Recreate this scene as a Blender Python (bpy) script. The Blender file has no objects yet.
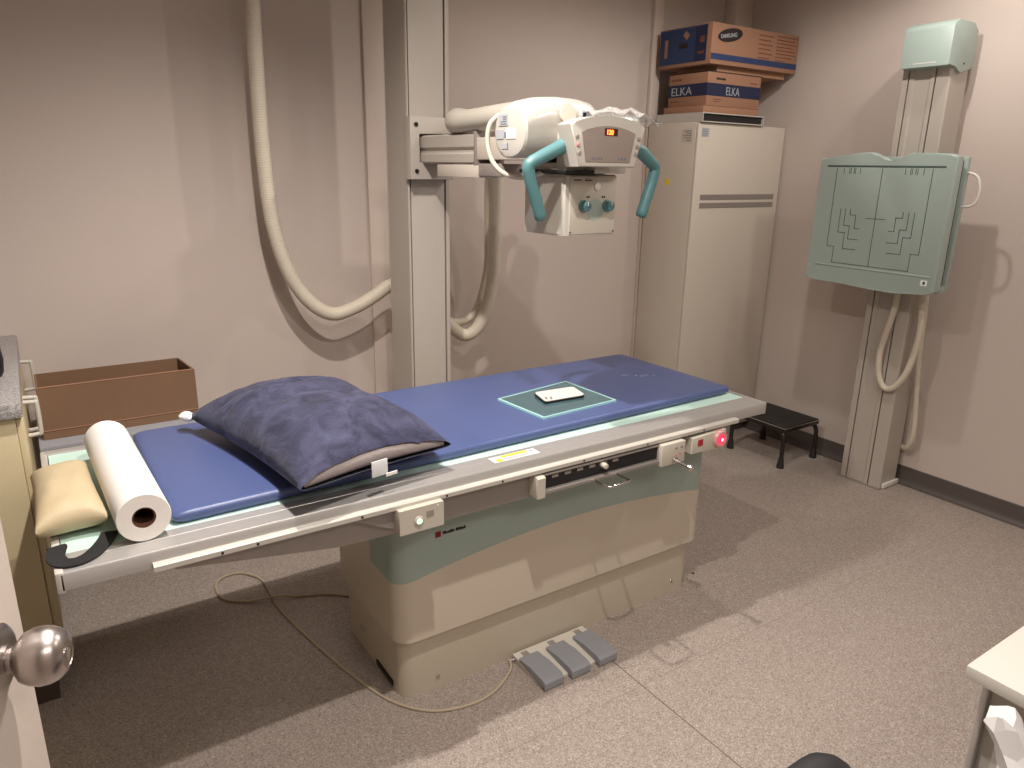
import bpy, bmesh, math, random
from mathutils import Vector, Matrix, noise
random.seed(7)
PI = math.pi
scn = bpy.context.scene
COL = scn.collection

# ------------------------------------------------------------------ materials
MATS = {}
def mat(name, col, rough=0.5, metal=0.0, bump=0.0, bscale=80, var=0.04, vscale=6, spec=0.5, coat=0.0, trans=0.0, emit=None, estr=0.0, alpha=1.0, sheen=0.0):
    m = bpy.data.materials.new(name); m.use_nodes = True
    nt = m.node_tree; b = nt.nodes['Principled BSDF']
    b.inputs['Roughness'].default_value = rough
    b.inputs['Metallic'].default_value = metal
    b.inputs['Specular IOR Level'].default_value = spec
    b.inputs['Coat Weight'].default_value = coat
    b.inputs['Transmission Weight'].default_value = trans
    b.inputs['Alpha'].default_value = alpha
    b.inputs['Sheen Weight'].default_value = sheen
    tc = nt.nodes.new('ShaderNodeTexCoord')
    n = nt.nodes.new('ShaderNodeTexNoise'); n.inputs['Scale'].default_value = vscale; n.inputs['Detail'].default_value = 5
    nt.links.new(tc.outputs['Object'], n.inputs['Vector'])
    mx = nt.nodes.new('ShaderNodeMix'); mx.data_type = 'RGBA'
    c = Vector(col)
    mx.inputs[6].default_value = (*(c*(1-var)), 1); mx.inputs[7].default_value = (*[min(1, x*(1+var)) for x in c], 1)
    nt.links.new(n.outputs['Fac'], mx.inputs[0]); nt.links.new(mx.outputs[2], b.inputs['Base Color'])
    if bump:
        n2 = nt.nodes.new('ShaderNodeTexNoise'); n2.inputs['Scale'].default_value = bscale; n2.inputs['Detail'].default_value = 3
        nt.links.new(tc.outputs['Object'], n2.inputs['Vector'])
        bp = nt.nodes.new('ShaderNodeBump'); bp.inputs['Strength'].default_value = bump; bp.inputs['Distance'].default_value = 0.01
        nt.links.new(n2.outputs['Fac'], bp.inputs['Height']); nt.links.new(bp.outputs['Normal'], b.inputs['Normal'])
    if emit:
        b.inputs['Emission Color'].default_value = (*emit, 1); b.inputs['Emission Strength'].default_value = estr
    MATS[name] = m
    return m
def s2l(r, g, b):
    f = lambda v: (v/255/12.92 if v/255 <= .04045 else ((v/255+.055)/1.055)**2.4)
    return (f(r), f(g), f(b))

mat('wall', s2l(200,187,178), .75, bump=.05, bscale=220, var=.015, vscale=1.5)
mat('wall_trim', s2l(212,197,186), .55)
mat('ceiling', s2l(225,220,212), .8)
mat('skirting', s2l(84,76,72), .5, var=.06)
mat('mint', s2l(196,226,214), .35, var=.02)
mat('mint_body', s2l(158,174,166), .4, var=.02)
mat('aluminium', s2l(188,185,182), .36, metal=.5, var=.03, vscale=20)
mat('alu_dark', s2l(158,151,146), .35, metal=.4, var=.05, vscale=30)
mat('chrome', s2l(210,208,205), .18, metal=1.0)
mat('brushed', s2l(176,168,164), .3, metal=1.0, bump=.02, bscale=400)
mat('plinth_paint', s2l(198,188,170), .4, var=.02)
mat('black_slot', s2l(30,26,25), .6)
mat('black_plastic', s2l(24,23,26), .55)
mat('black_rubber', s2l(34,31,30), .65, bump=.2, bscale=300)
mat('dark_metal', s2l(48,42,40), .3, metal=.4)
mat('navy_vinyl', s2l(78,92,138), .36, bump=.06, bscale=500, var=.06, vscale=4)
mat('cream', s2l(196,190,177), .4, var=.02)
mat('cream_light', s2l(192,188,179), .38, coat=.15, var=.01)
mat('hose', s2l(210,200,182), .5, var=.05, vscale=12)
mat('cabinet_paint', s2l(206,196,183), .4, var=.015)
mat('column_paint', s2l(182,174,164), .4, var=.015)
mat('vent_grey', s2l(140,130,124), .6)
mat('teal', s2l(84,128,132), .4, var=.03)
mat('bucky_green', s2l(162,178,171), .38, var=.02)
mat('bucky_line', s2l(72,92,84), .7)
mat('paper_white', s2l(240,236,230), .85, bump=.05, bscale=60, var=.01)
mat('card_core', s2l(92,56,40), .9)
mat('beige_vinyl', s2l(190,173,140), .6, bump=.08, bscale=90, var=.05)
mat('strap_black', s2l(26,25,27), .8, bump=.2, bscale=400)
mat('glass_edge', s2l(176,226,224), .25, var=.02)
mat('phone_white', s2l(235,228,222), .25)
mat('cardboard', s2l(124,95,72), .85, bump=.08, bscale=60, var=.07)
mat('cardboard_in', s2l(112,80,60), .9, var=.07)
mat('carton', s2l(156,116,92), .8, var=.05)
mat('carton_edge', s2l(160,120,94), .85)
mat('print_blue', s2l(40,58,96), .7)
mat('print_navy', s2l(28,34,66), .7)
mat('print_black', s2l(36,26,26), .7)
mat('print_brown', s2l(120,70,48), .8)
mat('print_white', s2l(225,220,215), .6)
mat('label_white', s2l(222,226,228), .6)
mat('label_grey', s2l(168,172,178), .6)
mat('label_text', s2l(110,112,124), .7)
mat('yellow', s2l(232,218,40), .6)
mat('red_print', s2l(170,38,52), .6)
mat('red_lens', s2l(150,10,30), .2, emit=(1,.03,.08), estr=1.6)
mat('red_glow', s2l(250,160,170), .2, emit=(1,.25,.35), estr=5)
mat('red_ring', s2l(214,150,150), .3, var=.02)
mat('green_led', s2l(150,220,150), .2, emit=(.45,1,.45), estr=3)
mat('orange_led', s2l(250,90,30), .3, emit=(1,.16,.03), estr=5)
mat('display_grey', s2l(150,138,130), .35)
mat('display_dark', s2l(60,30,22), .3)
mat('button_grey', s2l(150,142,134), .5)
mat('pedal_grey', s2l(146,148,154), .6, bump=.15, bscale=500)
mat('pedal_base', s2l(212,206,194), .5)
mat('cable', s2l(186,170,146), .6)
mat('door_paint', s2l(188,176,166), .5, bump=.03, bscale=150, var=.02)
mat('sink_panel', s2l(190,176,142), .55, var=.05, vscale=5)
mat('desk_paint', s2l(190,186,177), .45, var=.02)
mat('tissue', s2l(205,202,200), .85)
mat('bench_grey', s2l(150,150,156), .6)
mat('kick_brown', s2l(70,58,50), .7)
mat('wool_grey', s2l(158,148,146), .85, bump=.2, bscale=60)

def worktop_mat():
    m = mat('worktop', s2l(150,146,146), .4, var=.0)
    nt = m.node_tree; b = nt.nodes['Principled BSDF']
    tc = nt.nodes.new('ShaderNodeTexCoord'); n = nt.nodes.new('ShaderNodeTexNoise'); n.inputs['Scale'].default_value = 220; n.inputs['Detail'].default_value = 3
    r = nt.nodes.new('ShaderNodeValToRGB'); r.color_ramp.elements[0].position = .35; r.color_ramp.elements[0].color = (*s2l(118,114,114), 1)
    r.color_ramp.elements[1].position = .65; r.color_ramp.elements[1].color = (*s2l(176,172,170), 1)
    nt.links.new(tc.outputs['Object'], n.inputs['Vector']); nt.links.new(n.outputs['Fac'], r.inputs[0]); nt.links.new(r.outputs[0], b.inputs['Base Color'])
worktop_mat()

def floor_mat():
    m = bpy.data.materials.new('floor_vinyl'); m.use_nodes = True; MATS['floor'] = m
    nt = m.node_tree; b = nt.nodes['Principled BSDF']; L = nt.links.new
    b.inputs['Roughness'].default_value = .42; b.inputs['Specular IOR Level'].default_value = .35
    tc = nt.nodes.new('ShaderNodeTexCoord')
    def noise_(sc, det=2):
        n = nt.nodes.new('ShaderNodeTexNoise'); n.inputs['Scale'].default_value = sc; n.inputs['Detail'].default_value = det
        L(tc.outputs['Object'], n.inputs['Vector']); return n.outputs['Fac']
    def ramp(fac, p0, c0, p1, c1):
        r = nt.nodes.new('ShaderNodeValToRGB'); e = r.color_ramp.elements
        e[0].position = p0; e[0].color = (*c0, 1); e[1].position = p1; e[1].color = (*c1, 1); L(fac, r.inputs[0]); return r.outputs[0]
    def mix(fac, a, c):
        x = nt.nodes.new('ShaderNodeMix'); x.data_type = 'RGBA'; L(fac, x.inputs[0]); L(a, x.inputs[6]); x.inputs[7].default_value = (*c, 1); return x.outputs[2]
    def chips(scale):
        v = nt.nodes.new('ShaderNodeTexVoronoi'); v.inputs['Scale'].default_value = scale; L(tc.outputs['Object'], v.inputs['Vector'])
        sp = nt.nodes.new('ShaderNodeSeparateColor'); L(v.outputs['Color'], sp.inputs[0]); return sp.outputs[0]
    r = nt.nodes.new('ShaderNodeValToRGB'); r.color_ramp.interpolation = 'CONSTANT'; e = r.color_ramp.elements
    e[0].position = 0; e[0].color = (*s2l(118,106,99), 1); e[1].position = .16; e[1].color = (*s2l(150,138,130), 1)
    for p_, c_ in ((.45, (162,150,141)), (.72, (174,162,152)), (.93, (204,192,182))):
        q_ = e.new(p_); q_.color = (*s2l(*c_), 1)
    L(chips(260), r.inputs[0]); c = r.outputs[0]
    fine = ramp(chips(420), .45, s2l(140,128,120), .55, s2l(182,170,161))
    x_ = nt.nodes.new('ShaderNodeMix'); x_.data_type = 'RGBA'; x_.inputs[0].default_value = .55; L(c, x_.inputs[6]); L(fine, x_.inputs[7]); c = x_.outputs[2]
    sep = nt.nodes.new('ShaderNodeSeparateXYZ'); L(tc.outputs['Object'], sep.inputs[0])
    def M(op, a, bb=None):
        x = nt.nodes.new('ShaderNodeMath'); x.operation = op
        for i, v in enumerate((a, bb)):
            if v is None: continue
            if isinstance(v, (int, float)): x.inputs[i].default_value = v
            else: L(v, x.inputs[i])
        return x.outputs[0]
    X, Y = sep.outputs['X'], sep.outputs['Y']
    seam1 = M('LESS_THAN', M('ABSOLUTE', M('SUBTRACT', X, 1.435)), .0017)
    c = mix(seam1, c, s2l(96,80,72))
    seam2 = M('LESS_THAN', M('ABSOLUTE', M('SUBTRACT', Y, -.185)), .0014)
    c = mix(M('MULTIPLY', seam2, .45), c, s2l(112,96,86))
    # one small dark stain
    dx = M('SUBTRACT', X, 2.06); dy = M('SUBTRACT', Y, .19)
    spot = M('LESS_THAN', M('ADD', M('MULTIPLY', dx, dx), M('MULTIPLY', dy, dy)), .00004)
    c = mix(spot, c, s2l(40,34,30))
    L(c, b.inputs['Base Color'])
floor_mat()

TX, TY = 1.385, .37          # foot of the x-ray table
def pedestal_mat():          # cream body with a mint band whose lower edge sweeps in an arc
    m = bpy.data.materials.new('pedestal_two_tone'); m.use_nodes = True; MATS['pedestal'] = m
    nt = m.node_tree; b = nt.nodes['Principled BSDF']; L = nt.links.new
    b.inputs['Roughness'].default_value = .38
    tc = nt.nodes.new('ShaderNodeTexCoord'); sep = nt.nodes.new('ShaderNodeSeparateXYZ'); L(tc.outputs['Object'], sep.inputs[0])
    def M(op, a, bb=None):
        x = nt.nodes.new('ShaderNodeMath'); x.operation = op
        for i, v in enumerate((a, bb)):
            if v is None: continue
            if isinstance(v, (int, float)): x.inputs[i].default_value = v
            else: L(v, x.inputs[i])
        return x.outputs[0]
    X, Y, Z = sep.outputs[0], sep.outputs[1], sep.outputs[2]
    dx = M('SUBTRACT', X, .02)
    zc = M('SUBTRACT', .459, M('MULTIPLY', M('MULTIPLY', dx, dx), .15))
    a = M('GREATER_THAN', Z, zc); f = M('LESS_THAN', Y, .305-TY)
    fac = M('MULTIPLY', a, f)
    mx = nt.nodes.new('ShaderNodeMix'); mx.data_type = 'RGBA'; L(fac, mx.inputs[0])
    mx.inputs[6].default_value = (*s2l(202,192,175), 1); mx.inputs[7].default_value = (*s2l(158,176,168), 1)
    L(mx.outputs[2], b.inputs['Base Color'])
pedestal_mat()

def glass_mat():
    m = bpy.data.materials.new('tinted_acrylic'); m.use_nodes = True; MATS['acrylic'] = m
    b = m.node_tree.nodes['Principled BSDF']
    tc = m.node_tree.nodes.new('ShaderNodeTexCoord')
    b.inputs['Base Color'].default_value = (.35, .62, .66, 1); b.inputs['Roughness'].default_value = .03
    b.inputs['Transmission Weight'].default_value = .85; b.inputs['IOR'].default_value = 1.45
    m = bpy.data.materials.new('clear_film'); m.use_nodes = True; MATS['film'] = m
    nt = m.node_tree; b = nt.nodes['Principled BSDF']
    b.inputs['Base Color'].default_value = (.9, .88, .86, 1); b.inputs['Roughness'].default_value = .12
    b.inputs['Alpha'].default_value = .38; b.inputs['Specular IOR Level'].default_value = .9
    n = nt.nodes.new('ShaderNodeTexNoise'); n.inputs['Scale'].default_value = 40
    bp = nt.nodes.new('ShaderNodeBump'); bp.inputs['Strength'].default_value = .8; bp.inputs['Distance'].default_value = .01
    nt.links.new(n.outputs['Fac'], bp.inputs['Height']); nt.links.new(bp.outputs['Normal'], b.inputs['Normal'])
glass_mat()

def pillow_mat():
    m = bpy.data.materials.new('navy_velour'); m.use_nodes = True; MATS['velour'] = m
    nt = m.node_tree; b = nt.nodes['Principled BSDF']; L = nt.links.new
    tc = nt.nodes.new('ShaderNodeTexCoord')
    n = nt.nodes.new('ShaderNodeTexNoise'); n.inputs['Scale'].default_value = 13; n.inputs['Detail'].default_value = 9; n.inputs['Roughness'].default_value = .68; n.inputs['Distortion'].default_value = .8
    L(tc.outputs['Object'], n.inputs['Vector'])
    r = nt.nodes.new('ShaderNodeValToRGB'); e = r.color_ramp.elements
    e[0].position = .38; e[0].color = (*s2l(34,36,62), 1); e[1].position = .76; e[1].color = (*s2l(80,82,114), 1)
    L(n.outputs['Fac'], r.inputs[0]); L(r.outputs[0], b.inputs['Base Color'])
    b.inputs['Roughness'].default_value = .8; b.inputs['Sheen Weight'].default_value = .12
    n2 = nt.nodes.new('ShaderNodeTexNoise'); n2.inputs['Scale'].default_value = 14; n2.inputs['Detail'].default_value = 4; n2.inputs['Distortion'].default_value = 1
    L(tc.outputs['Object'], n2.inputs['Vector'])
    bp = nt.nodes.new('ShaderNodeBump'); bp.inputs['Strength'].default_value = .55; bp.inputs['Distance'].default_value = .012
    L(n2.outputs['Fac'], bp.inputs['Height']); L(bp.outputs['Normal'], b.inputs['Normal'])
pillow_mat()

# ------------------------------------------------------------------ objects
ORG = {}
def catmull(pts, n=8):
    P = [Vector(p) for p in pts]; P = [P[0]*2-P[1]] + P + [P[-1]*2-P[-2]]; out = []
    for i in range(1, len(P)-2):
        a, b, c, d = P[i-1:i+3]
        for k in range(n):
            t = k/n
            out.append(.5*((2*b)+(c-a)*t+(2*a-5*b+4*c-d)*t*t+(3*b-a-3*c+d)*t**3))
    out.append(P[-2]); return out
def resample(pts, step):
    out = [pts[0]]; acc = 0
    for a, b in zip(pts, pts[1:]):
        d = (b-a).length; t = step-acc
        while t <= d and d > 0:
            out.append(a.lerp(b, t/d)); t += step
        acc = d-(t-step)
    return out
class MB:
    def __init__(s): s.bm = bmesh.new()
    def box(s, x0, x1, y0, y1, z0, z1, bev=0, seg=2, rot=None):
        vs = [s.bm.verts.new((x, y, z)) for x in (x0, x1) for y in (y0, y1) for z in (z0, z1)]
        fs = [s.bm.faces.new([vs[i] for i in f]) for f in ((0,1,3,2),(4,6,7,5),(0,4,5,1),(2,3,7,6),(0,2,6,4),(1,5,7,3))]
        if rot:
            c = Vector(((x0+x1)/2, (y0+y1)/2, (z0+z1)/2)) if len(rot) < 3 else Vector(rot[2])
            bmesh.ops.rotate(s.bm, cent=c, matrix=Matrix.Rotation(rot[0], 3, rot[1]), verts=vs)
        if bev:
            es = list({e for f in fs for e in f.edges}); bmesh.ops.bevel(s.bm, geom=es, offset=bev, segments=seg, profile=.5, affect='EDGES')
        return s
    def prism(s, pts, ax, a0, a1, bev=0, seg=2):
        """2D outline extruded along axis ax (0 x, 1 y, 2 z); pts are the two other coordinates in order"""
        def mk(p, a):
            c = list(p); c.insert(ax, a); return s.bm.verts.new(c)
        A = [mk(p, a0) for p in pts]; B = [mk(p, a1) for p in pts]; n = len(pts)
        fs = [s.bm.faces.new(A), s.bm.faces.new(B[::-1])]
        caps = [e for f in fs for e in f.edges]
        for i in range(n): s.bm.faces.new((A[i], B[i], B[(i+1) % n], A[(i+1) % n]))
        if bev: bmesh.ops.bevel(s.bm, geom=caps, offset=bev, segments=seg, profile=.5, affect='EDGES')
        return s
    def tube(s, pts, r, seg=12, caps=True, rfun=None):
        pts = [Vector(p) for p in pts]; n = len(pts); rings = []
        T = [(pts[min(i+1, n-1)]-pts[max(i-1, 0)]).normalized() for i in range(n)]
        u = T[0].orthogonal().normalized()
        for i in range(n):
            u = (u-T[i]*u.dot(T[i])).normalized(); v = T[i].cross(u)
            rr = r if rfun is None else rfun(i)
            rings.append([s.bm.verts.new(pts[i]+(u*math.cos(2*PI*k/seg)+v*math.sin(2*PI*k/seg))*rr) for k in range(seg)])
        for a, b in zip(rings, rings[1:]):
            for k in range(seg): s.bm.faces.new((a[k], a[(k+1) % seg], b[(k+1) % seg], b[k]))
        if caps: s.bm.faces.new(rings[0][::-1]); s.bm.faces.new(rings[-1])
        return s
    def cyl(s, p0, p1, r0, r1=None, seg=28, bev=0):
        p0, p1 = Vector(p0), Vector(p1); r1 = r0 if r1 is None else r1; d = p1-p0; L = d.length
        if not bev: return s.lathe(p0, d, [(0, r0), (L, r1)], seg)
        return s.lathe(p0, d, [(0, r0-bev), (bev*.3, r0-bev*.3), (bev, r0), (L-bev, r1), (L-bev*.3, r1-bev*.3), (L, r1-bev)], seg)
    def lathe(s, o, d, prof, seg=28, caps=True):
        o, d = Vector(o), Vector(d).normalized(); u = d.orthogonal().normalized(); v = d.cross(u); rings = []
        for h, r in prof:
            rings.append([s.bm.verts.new(o+d*h+(u*math.cos(2*PI*k/seg)+v*math.sin(2*PI*k/seg))*max(r, 1e-5)) for k in range(seg)])
        for a, b in zip(rings, rings[1:]):
            for k in range(seg): s.bm.faces.new((a[k], a[(k+1) % seg], b[(k+1) % seg], b[k]))
        if caps: s.bm.faces.new(rings[0][::-1]); s.bm.faces.new(rings[-1])
        return s
    def loft(s, rings, caps=True):
        R = [[s.bm.verts.new(p) for p in r] for r in rings]; n = len(R[0])
        for a, b in zip(R, R[1:]):
            for k in range(n): s.bm.faces.new((a[k], a[(k+1) % n], b[(k+1) % n], b[k]))
        if caps: s.bm.faces.new(R[0][::-1]); s.bm.faces.new(R[-1])
        return s
    def build(s, name, m, parent=None, label=None, cat=None, group=None, kind=None, org=None, smooth=38):
        o_ = ORG[parent.name] if parent else Vector(org or (0, 0, 0))
        bmesh.ops.recalc_face_normals(s.bm, faces=s.bm.faces)
        for e in s.bm.edges:
            if len(e.link_faces) == 2 and e.calc_face_angle(0) > math.radians(smooth): e.smooth = False
        for f in s.bm.faces: f.smooth = True
        bmesh.ops.translate(s.bm, verts=s.bm.verts, vec=-o_)
        me = bpy.data.meshes.new(name); s.bm.to_mesh(me); s.bm.free()
        me.materials.append(MATS[m]); o = bpy.data.objects.new(name, me); COL.objects.link(o)
        if parent: o.parent = parent; ORG[o.name] = o_
        else: o.location = o_; ORG[o.name] = o_
        for k, v in (('label', label), ('category', cat), ('group', group), ('kind', kind)):
            if v: o[k] = v
        return o
def build_each(mb, name, m, parent):
    """every loose piece of the mesh becomes a part of its own"""
    todo = set(mb.bm.verts)
    while todo:
        st_ = [todo.pop()]; isl = set(st_)
        while st_:
            v = st_.pop()
            for e in v.link_edges:
                w_ = e.other_vert(v)
                if w_ not in isl: isl.add(w_); st_.append(w_); todo.discard(w_)
        n = MB(); mp = {v: n.bm.verts.new(v.co) for v in isl}
        for f in {f for v in isl for f in v.link_faces}: n.bm.faces.new([mp[v] for v in f.verts])
        n.build(name, m, parent)
    mb.bm.free()
def B(*a, **k): return MB().box(*a, **k)
def thing(name, label, cat, loc, group=None):
    o = bpy.data.objects.new(name, None); COL.objects.link(o); o.location = loc; o.empty_display_size = .1
    o['label'] = label; o['category'] = cat
    if group: o['group'] = group
    ORG[o.name] = Vector(loc); return o
def text(body, size, origin, xdir, updir, m, parent, name='lettering', bold=0.0, sx=1.0, depth=.0006):
    """mesh lettering lying on a surface: origin = left end of the baseline"""
    cu = bpy.data.curves.new(name, 'FONT'); cu.body = body; cu.size = size; cu.extrude = depth; cu.offset = bold
    t = bpy.data.objects.new(name, cu); COL.objects.link(t)
    dg = bpy.context.evaluated_depsgraph_get(); dg.update()
    me = bpy.data.meshes.new_from_object(t.evaluated_get(dg)); bpy.data.objects.remove(t)
    X = Vector(xdir).normalized(); U = Vector(updir).normalized(); N = X.cross(U)
    o_ = Vector(origin)-ORG[parent.name]
    M = Matrix(((X.x*sx, U.x, N.x, o_.x), (X.y*sx, U.y, N.y, o_.y), (X.z*sx, U.z, N.z, o_.z), (0, 0, 0, 1)))
    me.transform(M); me.materials.clear(); me.materials.append(MATS[m])
    o = bpy.data.objects.new(name, me); COL.objects.link(o); o.parent = parent; ORG[o.name] = ORG[parent.name]
    return o
def rrect(x0, x1, y0, y1, r, n=5):
    out = []
    for cx, cy, a0 in ((x1-r, y1-r, 0), (x0+r, y1-r, 90), (x0+r, y0+r, 180), (x1-r, y0+r, 270)):
        for k in range(n+1):
            a = math.radians(a0+90*k/n); out.append((cx+r*math.cos(a), cy+r*math.sin(a)))
    return out

# ================================================================== THE ROOM
XR, YB, ZC = 3.65, 1.58, 2.62
B(-1.9, XR+.1, -3.2, YB+.1, -.06, 0).build('floor', 'floor', kind='structure')
B(-1.9, XR+.1, -3.2, YB+.1, ZC, ZC+.06).build('ceiling', 'ceiling', kind='structure')
B(-1.9, XR+.1, YB, YB+.1, 0, ZC).build('wall_back', 'wall', kind='structure')
B(XR, XR+.1, -3.2, YB, 0, ZC).build('wall_right', 'wall', kind='structure')
B(-1.9, -1.8, -3.2, YB, 0, ZC).build('wall_left', 'wall', kind='structure')
B(-1.8, XR, -3.2, -3.1, 0, ZC).build('wall_front', 'wall', kind='structure')
def skirting(name, along, a0, a1):
    prof = [(0, 0), (.034, 0), (.018, .004), (.010, .012), (.006, .03), (.004, .088), (0, .092)]
    mb = MB()
    if along == 'y': mb.prism([(XR-d, z) for d, z in prof], 1, a0, a1)
    else: mb.prism([(YB-d, z) for d, z in prof], 0, a0, a1)
    return mb.build(name, 'skirting', kind='structure')
skirting('baseboard_right', 'y', -3.1, YB)
skirting('baseboard_back', 'x', -1.8, XR)
B(3.505, XR, 1.50, YB, .1, ZC, bev=.004).build('trim_1', 'wall_trim', kind='structure')
B(2.955, 3.018, 1.555, YB, 0.1, ZC, bev=.004).build('trim_2', 'wall_trim', kind='structure')
B(1.335, 1.425, 1.568, YB, 0.1, ZC, bev=.003).build('trim_3', 'wall_trim', kind='structure')

# open door in the left foreground
T = Vector((.37, .93, 0)).normalized(); N = Vector((.93, -.37, 0)).normalized()
E0 = Vector((-.023, -.719, 0))
def dpt(s, n, z): return E0+T*s+N*n+Vector((0, 0, z))
mb = MB(); vs = [dpt(s, n, z) for s in (-.82, 0) for n in (-.04, 0) for z in (.008, 2.04)]
mb.loft([[vs[0], vs[2], vs[3], vs[1]], [vs[4], vs[6], vs[7], vs[5]]])
bmesh.ops.bevel(mb.bm, geom=list(mb.bm.edges), offset=.002, segments=2, profile=.5, affect='EDGES')
door = mb.build('door_1', 'door_paint', kind='structure', org=dpt(-.41, 0, 0))
K = dpt(-.06, 0, 1.07)
MB().lathe(K, N, [(0, .034), (.003, .034), (.006, .031), (.008, .026)], 40).build('door_rose', 'brushed', door)
mb = MB().lathe(K, N, [(.0, .014), (.012, .014), (.0125, .0115), (.017, .0115), (.0175, .014), (.020, .017), (.025, .0235), (.032, .0268), (.040, .0280), (.048, .0270), (.055, .0240), (.060, .0190), (.0625, .0135), (.0615, .0125), (.0615, .0001)], 48)
kn = mb.build('door_knob', 'brushed', door)
MB().lathe(K+N*.0612, N, [(0, .0065), (.0022, .0062), (.0026, .004), (.0026, .0001)], 24).build('key_cylinder', 'chrome', kn)

# ================================================================== X-RAY TABLE
tb = thing('xray_table', 'long x-ray examination table with aluminium rails on a cream and mint pedestal', 'x-ray table', (TX, TY, 0))
LX, WY = 2.126, .745
B(.012, LX-.01, .084, WY-.03, .722, .748).build('tabletop', 'mint', tb)
def rail(sgn):
    # extruded rail profile in (y, z)
    if sgn < 0: P = [(0, .712), (0, .746), (.003, .75), (.050, .75), (.051, .7485), (.053, .7485), (.054, .75), (.084, .75), (.086, .748), (.086, .705), (.02, .705), (.02, .712)]
    else: P = [(WY, .712), (WY, .746), (WY-.003, .752), (WY-.03, .752), (WY-.032, .748), (WY-.032, .705), (WY-.01, .705)]
    return MB().prism(P, 0, 0.004, LX)
rail(-1).build('front_rail', 'aluminium', tb)
rail(1).build('rear_rail', 'aluminium', tb)
B(-.006, .010, 0, WY, .706, .7515, bev=.003).build('end_cap', 'cream_light', tb)
B(LX-.004, LX+.010, .002, WY, .708, .7505, bev=.003).build('end_cap', 'aluminium', tb)
ar = MB().prism([(-.018, .711), (-.018, .722), (-.014, .7255), (.004, .7255), (.004, .722), (-.010, .720), (-.012, .711)], 0, .165, 1.97).build('accessory_rail', 'cream_light', tb)
for x in (.3, .375, .62, .85, 1.02, 1.30, 1.55, 1.80):
    MB().cyl((x, -.0195, .7165), (x, -.0175, .7165), .003, seg=10).build('screw', 'dark_metal', ar)
# the dull metal skirt under the rail, its left end cut on the slant
MB().prism([(.19, .708), (.21, .690), (.56, .638), (.74, .632), (1.91, .632), (1.95, .66), (1.97, .708)], 1, .012, .030).build('side_skirt', 'alu_dark', tb)
B(.40, 1.99, .03, .60, .655, .706, bev=.004).build('carriage', 'alu_dark', tb)
B(.72, 2.0, .115, .62, .615, .657, bev=.004).build('carriage_base', 'black_slot', tb)
# pedestal
x0, x1, y0, y1 = .764, 1.996, .118, .61
mb = MB(); o = rrect(x0, x1, y0, y1, .055, 8); i_ = rrect(x0+.014, x1-.014, y0+.014, y1-.014, .042, 8)
mb.loft([[(a, b, .208) for a, b in i_], [(a, b, .208) for a, b in o], [(a, b, .616) for a, b in o]])
mb.build('pedestal', 'pedestal', tb)
pl = rrect(x0+.020, x1-.022, y0+.024, y1-.016, .045, 8)
plinth = MB().loft([[(a, b, .0) for a, b in pl], [(a, b, .2085) for a, b in pl]]).build('plinth', 'plinth_paint', tb)
B(x0+.016, x0+.0206, .21, .33, .012, .030).build('cable_slot', 'black_slot', plinth)
MB().tube([(x0+.018, .44+.02*math.cos(a), .075+.013*math.sin(a)) for a in [2*PI*k/20 for k in range(21)]], .0016, 6).build('oval_cover', 'cream_light', plinth)
for x in (.90, 1.885):
    MB().cyl((x, .1430, .042 if x < 1 else .05), (x, .1385, .042 if x < 1 else .05), .007, .005, seg=16).build('plinth_screw', 'chrome', plinth)
for y in (.40,): MB().cyl((x0+.0005, y, .27), (x0-.002, y, .27), .004, seg=12).build('pedestal_screw', 'cream', plinth)
# control box with green lamp
cb = MB().prism([(-.036, .648), (-.036, .714), (.012, .714), (.03, .70), (.03, .664), (.012, .650)], 0, .708, .832, bev=.002).build('control_box', 'cream', tb)
MB().lathe((.760, -.036, .678), (0, -1, 0), [(0, .0125), (.003, .0125), (.005, .009)], 24).build('green_button', 'cream_light', cb)
MB().lathe((.760, -.040, .678), (0, -1, 0), [(0, .0075), (.003, .0062), (.004, .003)], 20).build('green_lamp', 'green_led', cb)
B(.782, .802, -.0375, -.035, .682, .698).build('pictogram', 'button_grey', cb)
B(.812, .816, -.0375, -.035, .704, .708).build('pictogram', 'print_white', cb)
# slanted bracket to the left of the box
MB().prism([(.60, .704), (.712, .704), (.712, .655), (.69, .662)], 1, -.004, .02).build('box_bracket', 'alu_dark', tb)
# maker's plate on the mint band
def y_ped(): return y0-.0006
B(.885, .903, .1165, .1182, .523, .541).build('red_emblem', 'red_print', tb)
em = MB()
for k in range(3): em.box(.8882+.0048*k, .8904+.0048*k, .1158, .1168, .5255, .5385)
build_each(em, 'emblem_bars', 'print_black', tb)
mb = MB(); xx = .909; random.seed(3)
for k in range(13):
    w = random.choice((.0035, .0045, .0055)); h = random.choice((.006, .006, .0085)) if k not in (0, 8) else .009
    if k == 7: xx += .003
    mb.box(xx, xx+w, .1165, .1182, .5280, .5280+h); 
    xx += w+.0012
build_each(mb, 'maker_lettering', 'print_black', tb)
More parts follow.
